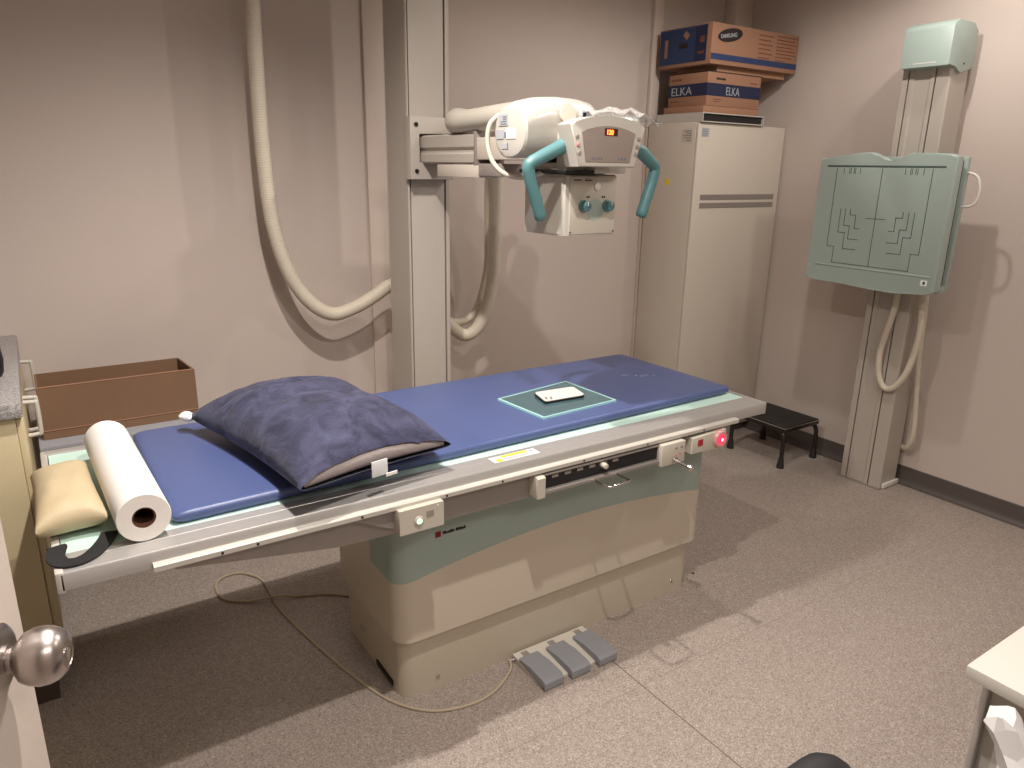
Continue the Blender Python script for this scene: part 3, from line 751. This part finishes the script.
# film carton with navy band
ek = thing('film_carton', 'brown carton with a dark navy band lettered ELKA, second box from the top', 'carton', (3.18, 1.31, 1.838))
a0, a1, b0, b1, z0, z1 = 2.983, 3.385, 1.184, 1.446, 1.8385, 2.000
B(a0, a1, b0, b1, z0, z1, bev=.0015).build('carton_body', 'carton', ek)
B(a0-.0008, a1+.0008, b0-.0008, b1+.0008, z0+.048, z0+.107).build('navy_band', 'print_navy', ek)
B(a0-.0014, a1+.0014, b0-.0014, b1+.0014, z1-.0035, z1+.0005).build('lid_seam', 'print_black', ek)
text('ELKA', .056, (3.120, b0-.0014, z0+.056), (1, 0, 0), (0, 0, 1), 'label_grey', ek, bold=-.0003, sx=.80)
text('ELKA', .056, (a0-.0014, 1.428, z0+.056), (0, -1, 0), (0, 0, 1), 'label_grey', ek, bold=-.0003, sx=1.12)
mb = MB(); dashes(mb, 'x', b0, 3.045, 3.115, z0+.124, .010, 6, .0015); build_each(mb, 'small_print', 'print_black', ek)
mb = MB(); dashes(mb, 'x', b0, 3.30, 3.355, z0+.120, .006, 1); dashes(mb, 'y', a0, 1.36, 1.43, z0+.126, .010, 2); dashes(mb, 'x', b0, 3.035, 3.09, z0+.030, .005, 3); dashes(mb, 'x', b0, 3.035, 3.08, z0+.020, .005, 4); dashes(mb, 'y', a0, 1.37, 1.43, z0+.024, .006, 5)
build_each(mb, 'small_print', 'print_brown', ek)

# top carton, oval emblem
sg = thing('toner_carton', 'largest brown carton with a blue end and black oval emblem, topmost of the stack', 'carton', (3.29, 1.34, 1.99))
a0, a1, b0, b1, z0, z1 = 2.968, 3.634, 1.166, 1.520, 2.030, 2.216
B(a0, a1, b0, b1, z0, z1, bev=.002).build('carton_body', 'carton', sg)
B(3.06, 3.59, 1.20, 1.47, 2.0008, 2.0302).build('carton_base', 'carton_edge', sg)
B(a0-.0009, a0+.002, b0+.030, b1-.006, z0+.016, z1-.006).build('blue_end', 'print_blue', sg)
B(a0-.0014, a0+.002, b0+.034, b0+.105, z0+.018, z1-.012).build('dark_end_panel', 'print_navy', sg)
B(a0-.0016, a0+.002, b1-.060, b1-.040, z0+.050, z1-.050).build('end_print', 'carton', sg)
B(a0-.0016, a0+.002, b0+.155, b0+.215, z0+.085, z0+.110, bev=.0006).build('hand_hole', 'print_black', sg)
B(a0-.0016, a0+.002, b0+.150, b0+.185, z0+.130, z0+.158, rot=(.7, 'X')).build('tape_tear', 'carton', sg)
B(a0+.002, a1-.002, b0-.0009, b0+.002, z0+.020, z0+.048).build('blue_stripe', 'print_blue', sg)
mb = MB(); el = [(3.098+.088*math.cos(2*PI*k/40), z0+.138+.031*math.sin(2*PI*k/40)) for k in range(40)]
ex = [(x, z+.16*(x-3.098)) for x, z in el]
mb.prism(ex, 1, b0-.0012, b0+.001); mb.build('oval_emblem', 'print_black', sg)
text('SAMSUNG', .026, (3.030, b0-.0018, z0+.117), (1, 0, .16), (-.16, 0, 1), 'label_grey', sg, bold=.0004, sx=.99)
mb = MB()
for k in range(6): dashes(mb, 'x', b0, 3.315, 3.315+(.115, .095, .108, .10, .11, .09)[k], z0+.158-k*.021, .006, 20+k)
for k in range(8): dashes(mb, 'x', b0, 3.455, 3.455+(.165, .15, .162, .13, .15, .16, .13, .08)[k], z0+.166-k*.0165, .005, 40+k)
build_each(mb, 'small_print', 'print_brown', sg)
mb = MB(); dashes(mb, 'y', a0-.0016, b0+.045, b0+.075, z0+.10, .03, 9); dashes(mb, 'y', a0-.0016, b0+.045, b0+.085, z0+.05, .012, 10)
build_each(mb, 'end_lettering', 'print_brown', sg)

# ================================================================== WALL BUCKY STAND
wb = thing('wall_stand', 'wall stand column with mint cap carrying the upright mint detector plate', 'x-ray stand', (3.53, .36, 0))
a0, a1, b0, b1 = 3.460, 3.600, .252, .468
P = [(a1, b0), (a0+.006, b0), (a0, b0+.006), (a0, .311), (a0+.02, .311), (a0+.02, .3175), (a0, .3175), (a0, .335), (a0+.006, .340), (a0+.006, .405), (a0, .410),
     (a0, .430), (a0+.02, .430), (a0+.02, .4365), (a0, .4365), (a0, b1-.004), (a0+.004, b1), (a1, b1)]
MB().prism(P, 2, .006, 1.99).build('column', 'column_paint', wb)
B(a1, 3.648, .30, .42, .30, 1.95).build('wall_mount', 'cabinet_paint', wb)
for y in (.3112, .4302): B(a0+.010, a0+.019, y, y+.0061, .01, 1.985).build('guide_slot', 'black_slot', wb)
B(a0-.012, 3.64, b0-.004, b1+.012, 0, .006).build('floor_plate', 'alu_dark', wb)
B(3.475, 3.61, .238, .2505, .004, .030, bev=.003).build('foot_bracket', 'print_white', wb)
cap = MB().prism([(3.398, 1.972), (3.398, 2.118), (3.402, 2.132), (3.412, 2.140), (3.440, 2.153), (3.560, 2.150), (3.600, 2.120), (3.600, 1.972), (3.50, 1.945), (3.46, 1.972)], 1, .236, .446, bev=.003).build('top_cap', 'bucky_green', wb)
MB().cyl((3.52, .2365, 1.985), (3.52, .2335, 1.985), .004, seg=12).build('cap_screw', 'dark_metal', cap)
B(3.600, 3.648, .262, .300, 2.03, 2.05).build('wall_bolt', 'dark_metal', wb)
mb = MB(); dashes(mb, 'y', 3.398, .29, .39, 1.985, .004, 77, .002); mb.build('cap_lettering', 'print_white', cap)
# detector plate with chin notch
XP = 3.27; pa, pb, pz0, pz1 = .064, .690, 1.035, 1.590
out = [(pa, pz0+.006), (pa, pz1+.002)]
out += [(pa+.004, pz1+.010), (.10, pz1+.020)]
prof = [(.236, .024), (.256, .024), (.268, .021), (.288, .006), (.312, -.010), (.345, -.016), (.378, -.010), (.405, .004), (.425, .020), (.442, .026), (.460, .028), (.55, .018), (.65, .006), (.684, .000), (.690, -.012)]
out += [(y, pz1+z) for y, z in prof]
out += [(pb+.004, pz0+.006), (pb+.002, pz0-.008), (pb-.02, pz0-.012), (.50, pz0-.014), (.36, pz0-.022), (.25, pz0-.024), (.10, pz0-.010), (pa+.012, pz0-.006)]
bp = MB().prism(out, 0, XP, XP+.052, bev=.006, seg=3).build('detector_plate', 'bucky_green', wb)
XF = XP-.0006
B(XF-.0006, XF+.002, .104, .652, 1.553, 1.561, bev=.0006).build('groove', 'bucky_line', bp)
def lines(segs, w=.0026):
    mb = MB()
    for poly in segs:
        for (ya, za), (yb_, zb) in zip(poly, poly[1:]):
            mb.box(XF-.0004, XF+.002, min(ya, yb_)-w/2, max(ya, yb_)+w/2, min(za, zb)-w/2, max(za, zb)+w/2)
    return mb
yc = .378
seg = [[(yc, 1.548), (yc, 1.118)], [(yc+.045, 1.329), (yc-.045, 1.329)]]
def mir(pts): return [[(yc+d, z) for d, z in pts], [(yc-d, z) for d, z in pts]]
seg += mir([(.222, 1.548), (.222, 1.190), (.186, 1.190), (.186, 1.115)])
seg += [[(yc+.186, 1.115), (yc-.186, 1.115)]]
seg += mir([(.175, 1.365), (.175, 1.258), (.140, 1.258), (.140, 1.184), (.075, 1.184)])
seg += mir([(.150, 1.365), (.150, 1.290), (.120, 1.290), (.120, 1.230), (.070, 1.230)])
seg += mir([(.125, 1.365), (.125, 1.340), (.095, 1.340), (.095, 1.280), (.070, 1.280)])
for d in (.185, .158, .150, .135, .128, .105): seg += mir([(d, 1.548), (d, 1.524)])
lines(seg).build('guide_lines', 'bucky_line', bp)
B(XF-.002, XF+.002, .088, .648, 1.098, 1.104, bev=.001).build('lower_ridge', 'bucky_green', bp)
lq = B(XF-.001, XF+.002, .100, .128, 1.062, 1.086).build('corner_label', 'label_white', bp)
B(XF-.0016, XF, .108, .118, 1.068, 1.080).build('label_print', 'print_black', lq)
B(XP+.053, XP+.092, .082, .660, 1.065, 1.585, bev=.003).build('cassette_holder', 'black_slot', wb)
bk = B(XP+.092, XP+.118, .066, .668, 1.040, 1.600, bev=.005).build('rear_plate', 'bucky_green', wb)
B(XP+.06, XP+.118, .068, .120, 1.030, 1.058, bev=.004).build('lower_clamp', 'bucky_green', bk)
B(XP+.118, a0, .290, .450, 1.02, 1.56, bev=.004).build('slide_carriage', 'cream', wb)
B(3.39, 3.46, .20, .30, 1.000, 1.060, bev=.004).build('slide_foot', 'cabinet_paint', wb)
MB().tube(catmull([(3.375, .070, 1.535), (3.372, .045, 1.532), (3.372, .020, 1.515), (3.372, .006, 1.47), (3.372, .010, 1.425), (3.372, .030, 1.402), (3.375, .070, 1.396)], 8), .0055, 12).build('side_grip', 'print_white', wb)
hose('cable_hose', [(3.435, .305, 1.02), (3.430, .310, .90), (3.430, .340, .72), (3.435, .338, .60), (3.440, .305, .530), (3.440, .255, .540), (3.440, .205, .63), (3.440, .180, .78), (3.440, .182, .90), (3.44, .195, 1.00)],
     .0145, 'hose', org=(3.43, .325, 1.02), label='pale hose in a short loop hanging below the upright detector plate', cat='hose')
hose('cable_hose', [(3.50, .210, 1.02), (3.52, .212, .88), (3.54, .208, .65), (3.56, .196, .45), (3.575, .190, .29), (3.590, .215, .215), (3.615, .250, .200), (3.625, .31, .21)],
     .0125, 'hose', org=(3.50, .2, 1.02), label='longer pale hose hanging down to the skirting behind the short loop', cat='hose')

# ================================================================== STEP STOOL
ss = thing('step_stool', 'low black step stool with a rubber top against the right wall', 'step stool', (3.40, .86, 0))
sx0, sx1, sy0, sy1, sz = 3.262, 3.560, .690, 1.040, .225
B(sx0, sx1, sy0, sy1, sz-.028, sz-.004, bev=.004).build('frame', 'dark_metal', ss)
B(sx0+.004, sx1-.004, sy0+.004, sy1-.004, sz-.005, sz+.003, bev=.002).build('rubber_tread', 'black_rubber', ss)
mb = MB(); e = .0022
mb.tube([(sx0, sy0, sz-.004), (sx1, sy0, sz-.004)], e, 8); mb.tube([(sx0, sy0, sz-.004), (sx0, sy1, sz-.004)], e, 8)
mb.tube([(sx1, sy0, sz-.004), (sx1, sy1, sz-.004)], e, 8); mb.tube([(sx0, sy1, sz-.004), (sx1, sy1, sz-.004)], e, 8)
mb.build('metal_edge', 'chrome', ss)
for sx, ox in ((sx0+.02, -.014), (sx1-.03, .024)):
    for sy, oy in ((sy0+.02, -.014), (sy1-.02, .016)):
        lg = MB().tube(catmull([(sx, sy, sz-.026), (sx+ox*.8, sy+oy*.5, sz-.045), (sx+ox, sy+oy, sz-.085), (sx+ox, sy+oy, .03)], 6), .0115, 12).build('leg', 'dark_metal', ss)
        MB().lathe((sx+ox, sy+oy, 0), (0, 0, 1), [(0, .020), (.006, .020), (.03, .0165), (.055, .013)], 20).build('rubber_foot', 'black_rubber', lg)

# ================================================================== FOOT SWITCH
fs = thing('foot_switch', 'triple foot switch with grey pedals and a cream base at the foot of the pedestal', 'foot switch', (1.31, .05, 0))
MB().prism([(.130, 0), (.130, .022), (.060, .019), (-.02, .011), (-.028, .009), (-.028, 0)], 0, 1.165, 1.452, bev=.002).build('base', 'pedal_base', fs)
for k, x in enumerate((1.163, 1.268, 1.378)):
    pd = MB().prism([(.092, .021), (.092, .031), (.03, .036), (-.030, .034), (-.046, .031), (-.050, .027), (-.050, .004), (-.03, .006)], 0, x, x+.074, bev=.003)
    pd.build('pedal', 'pedal_grey', fs)
    B(x+.026, x+.050, .102, .122, .0212, .0226).build('pictogram', 'button_grey', fs)
MB().cyl((1.166, .118, .010), (1.150, .122, .010), .006, seg=12).build('cable_gland', 'chrome', fs)
MB().tube(catmull([(1.150, .122, .010), (1.125, .085, .005), (1.036, .033, .0045), (.944, .022, .0045), (.835, .060, .0045), (.754, .160, .0045), (.700, .330, .0045), (.652, .560, .0045), (.616, .802, .0045), (.617, .953, .0045), (.610, 1.045, .0045), (.557, 1.122, .0045),
      (.492, 1.122, .0045), (.457, 1.069, .0045), (.462, .975, .0045), (.524, .915, .0045), (.590, .886, .0105), (.640, .870, .0135), (.702, .845, .0045), (.80, .80, .0045), (.90, .70, .0045), (.94, .62, .0045)], 10), .0042, 8).build('switch_cable', 'cable', fs)

# ================================================================== CARDBOARD TRAY ON ITS BENCH
bn = thing('side_table', 'low grey side table behind the x-ray table under the cardboard box', 'table', (.24, 1.30, 0))
B(-.01, .50, 1.08, 1.54, .628, .650, bev=.003).build('tabletop', 'bench_grey', bn)
for x in (.02, .46):
    for y in (1.38, 1.50): B(x, x+.022, y, y+.022, 0, .628).build('leg', 'bench_grey', bn)
cbx = thing('cardboard_box', 'open empty brown cardboard box standing behind the left end of the x-ray table', 'box', (.24, 1.24, .65))
z0, z1, t = .6502, .826, .005
O4 = [Vector((.006, 1.15)), Vector((.480, 1.15)), Vector((.462, 1.345)), Vector((.006, 1.345))]
c4 = sum(O4, Vector((0, 0)))/4; I4 = [p+(c4-p).normalized()*t*1.4 for p in O4]
mb = MB().loft([[(p.x, p.y, z0) for p in O4], [(p.x, p.y, z1) for p in O4], [(p.x, p.y, z1) for p in I4], [(p.x, p.y, z0+t) for p in I4]])
cw = mb.build('box_walls', 'cardboard', cbx)
mb = MB(); mb.tube([(.006, 1.1495, z0+.030), (.480, 1.1495, z0+.030)], .0018, 6); mb.build('folded_edge', 'carton', cw)
mb = MB(); mb.tube([(.006, 1.151, z1), (.480, 1.151, z1)], .0026, 6); mb.build('folded_edge', 'carton', cw)

# ================================================================== SINK UNIT LEFT
sk = thing('base_cabinet', 'beige base cabinet under the grey worktop at the left edge', 'cabinet', (-.41, 1.12, 0))
B(-.80, -.046, .680, 1.565, .09, .878, bev=.002).build('body', 'sink_panel', sk)
B(-.78, -.06, .70, 1.565, 0, .09).build('toe_kick', 'kick_brown', sk)
for k, (ya, yb_) in enumerate(((.690, .950), (.956, 1.25), (1.256, 1.56))):
    d_ = B(-.0455, -.028, ya, yb_, .10, .870, bev=.003).build('door', 'sink_panel', sk)
    yy = (ya+.235, ya+.020, ya+.2)[k]
    MB().tube(catmull([(-.028, yy, .848), (-.003, yy, .846), (.004, yy, .838), (.004, yy, .756), (-.003, yy, .748), (-.028, yy, .746)], 6), .0065, 12).build('handle', 'cream_light', d_)
B(-.82, -.026, .662, 1.575, .880, .922, bev=.005).build('worktop', 'worktop', org=(-.4, 1.1, .88), label='grey speckled worktop on the beige base cabinet', cat='worktop')
MB().lathe((-.106, .98, .923), (0, 0, 1), [(0, .040), (.01, .046), (.05, .050), (.09, .046), (.108, .030), (.112, .0001)], 32).build('canister', 'black_plastic', org=(-.106, .98, .923), label='round black canister standing on the grey worktop', cat='canister')

# ================================================================== RIGHT FOREGROUND
dk = thing('desk', 'pale cream desk corner in the right foreground', 'desk', (1.9, -1.45, 0))
B(1.278, 2.50, -1.86, -1.083, .698, .722, bev=.0015).build('desktop', 'desk_paint', dk)
B(1.340, 1.358, -1.84, -1.105, 0, .698).build('side_panel', 'desk_paint', dk)
B(2.44, 2.458, -1.84, -1.105, 0, .698).build('side_panel', 'desk_paint', dk)
B(1.358, 2.44, -1.125, -1.107, .25, .698).build('modesty_panel', 'desk_paint', dk)
B(1.326, 1.341, -1.108, -1.096, .40, .694, bev=.003).build('edge_strip', 'aluminium', dk)
# bin with crumpled paper
tbn = thing('waste_bag', 'dark bag stuffed with white paper hanging by the desk side', 'bag', (1.195, -1.26, 0))
mb = MB(); rr = []
for z, r in ((0, .09), (.05, .115), (.25, .12), (.42, .115), (.50, .09), (.56, .07)):
    rr.append([(1.195+math.cos(2*PI*k/28)*r*(1+.06*math.sin(5*2*PI*k/28)), -1.26+math.sin(2*PI*k/28)*r*(1+.05*math.cos(4*2*PI*k/28)), z) for k in range(28)])
mb.loft(rr).build('bag_body', 'black_plastic', tbn)
mb = MB(); rr = []
for k, (c, r, rz) in enumerate((((1.200, -1.255, .563), .045, .05), ((1.205, -1.240, .60), .044, .045), ((1.212, -1.215, .635), .034, .034), ((1.214, -1.192, .668), .028, .028), ((1.216, -1.172, .700), .031, .026), ((1.214, -1.168, .714), .022, .018))):
    rr.append([(c[0]+math.cos(2*PI*j/10)*r*(1+.22*math.sin(j*2.4+k)), c[1]+math.sin(2*PI*j/10)*rz*(1+.22*math.cos(j*1.9+k)), c[2]+.008*math.sin(j*2.1+k*1.7)) for j in range(10)])
mb.loft(rr).build('crumpled_paper', 'tissue', org=(1.2, -1.255, .563), label='crumpled white paper sticking up out of the dark bag', cat='paper', smooth=18)

# swivel chair: only the corner of its back reaches the picture
ch_ = thing('office_chair', 'black chair whose backrest top shows at the bottom edge', 'chair', (.73, -1.39, 0))
pts = rrect(.535, .855, .467, .815, .085, 8)
mb = MB(); BR = []
for off, sc_ in ((-.022, .90), (-.018, .97), (-.006, 1.0), (.006, 1.0), (.018, .97), (.022, .90)):
    ring = []
    for x, z in pts:
        xx = .695+(x-.695)*sc_; zz = .641+(z-.641)*sc_; ring.append((xx, -1.125+off-.25*(xx-.72)**2-.05*(.85-zz), zz))
    BR.append(ring)
mb.loft(BR).build('backrest', 'black_plastic', ch_)
mb = MB(); pts = rrect(.52, .94, -1.60, -1.18, .08, 8)
mb.loft([[(.73+(x-.73)*.94, -1.39+(y+1.39)*.94, .43) for x, y in pts], [(x, y, .445) for x, y in pts], [(x, y, .47) for x, y in pts], [(.73+(x-.73)*.94, -1.39+(y+1.39)*.94, .49) for x, y in pts]]).build('seat', 'black_rubber', ch_)
MB().tube(catmull([(.73, -1.38, .425), (.73, -1.16, .425), (.73, -1.115, .47), (.725, -1.115, .60)], 6), .014, 10).build('back_support', 'dark_metal', ch_)
MB().lathe((.73, -1.39, .07), (0, 0, 1), [(0, .03), (.05, .028), (.06, .018), (.36, .018)], 20).build('gas_column', 'dark_metal', ch_)
for k in range(5):
    a = 2*PI*k/5+.3; d = Vector((math.cos(a), math.sin(a), 0)); c = Vector((.73, -1.39, .09))
    mb = MB().tube([c, c+d*.12+Vector((0, 0, -.01)), c+d*.24+Vector((0, 0, -.03))], .014, 8, rfun=lambda i: (.02, .016, .011)[i]); lg = mb.build('leg', 'dark_metal', ch_)
    e_ = c+d*.24; p_ = Vector((-d.y, d.x, 0)); MB().cyl((e_.x-p_.x*.018, e_.y-p_.y*.018, .026), (e_.x+p_.x*.018, e_.y+p_.y*.018, .026), .026, seg=20, bev=.004).build('caster', 'black_plastic', lg)

# ================================================================== LIGHT
def lamp(x, y, z, power, size, col, cone=120, blend=.5):
    l = bpy.data.lights.new('downlight', 'SPOT'); l.energy = power; l.shadow_soft_size = size; l.color = col
    l.spot_size = math.radians(cone); l.spot_blend = blend
    o = bpy.data.objects.new('downlight', l); COL.objects.link(o); o.location = (x, y, z); return o
WARM = (1.0, .925, .86)
lamp(.62, .10, 2.56, 142, .022, WARM, 142, .9)
lamp(.62, -.74, 2.56, 112, .022, WARM, 142, .9)
lamp(2.50, .20, 2.56, 36, .03, WARM, 170, .4)
lamp(3.20, .02, 2.56, 13, .03, WARM, 170, .4)
lamp(2.60, -1.0, 2.56, 24, .05, WARM, 170, .4)
al = bpy.data.lights.new('area_fill', 'AREA'); al.shape = 'RECTANGLE'; al.size = 1.2; al.size_y = .6; al.energy = 24; al.color = WARM  # soft fill added behind the camera to raise the ambient light
ao = bpy.data.objects.new('area_fill', al); COL.objects.link(ao); ao.location = (.9, -2.3, 2.58)

w = bpy.data.worlds.new('World'); scn.world = w; w.use_nodes = True
w.node_tree.nodes['Background'].inputs[0].default_value = (1, .93, .88, 1); w.node_tree.nodes['Background'].inputs[1].default_value = .0

# ================================================================== CAMERA
cd = bpy.data.cameras.new('camera'); cam = bpy.data.objects.new('camera', cd); COL.objects.link(cam)
R_, U_, F_ = Vector((.8334, -.5524, .0168)), Vector((.1436, .2457, .9586)), Vector((.5337, .7965, -.2841))
M = Matrix(((R_.x, U_.x, -F_.x, .0303), (R_.y, U_.y, -F_.y, -1.5316), (R_.z, U_.z, -F_.z, 1.5256), (0, 0, 0, 1)))
cam.matrix_world = M
cd.sensor_width = 36; cd.lens = 731.24/1024*36; cd.clip_start = .02
scn.camera = cam
vs_ = scn.view_settings; vs_.view_transform = 'Standard'; vs_.look = 'None'; vs_.gamma = 1; vs_.use_curve_mapping = False
vs_.exposure = 0.03
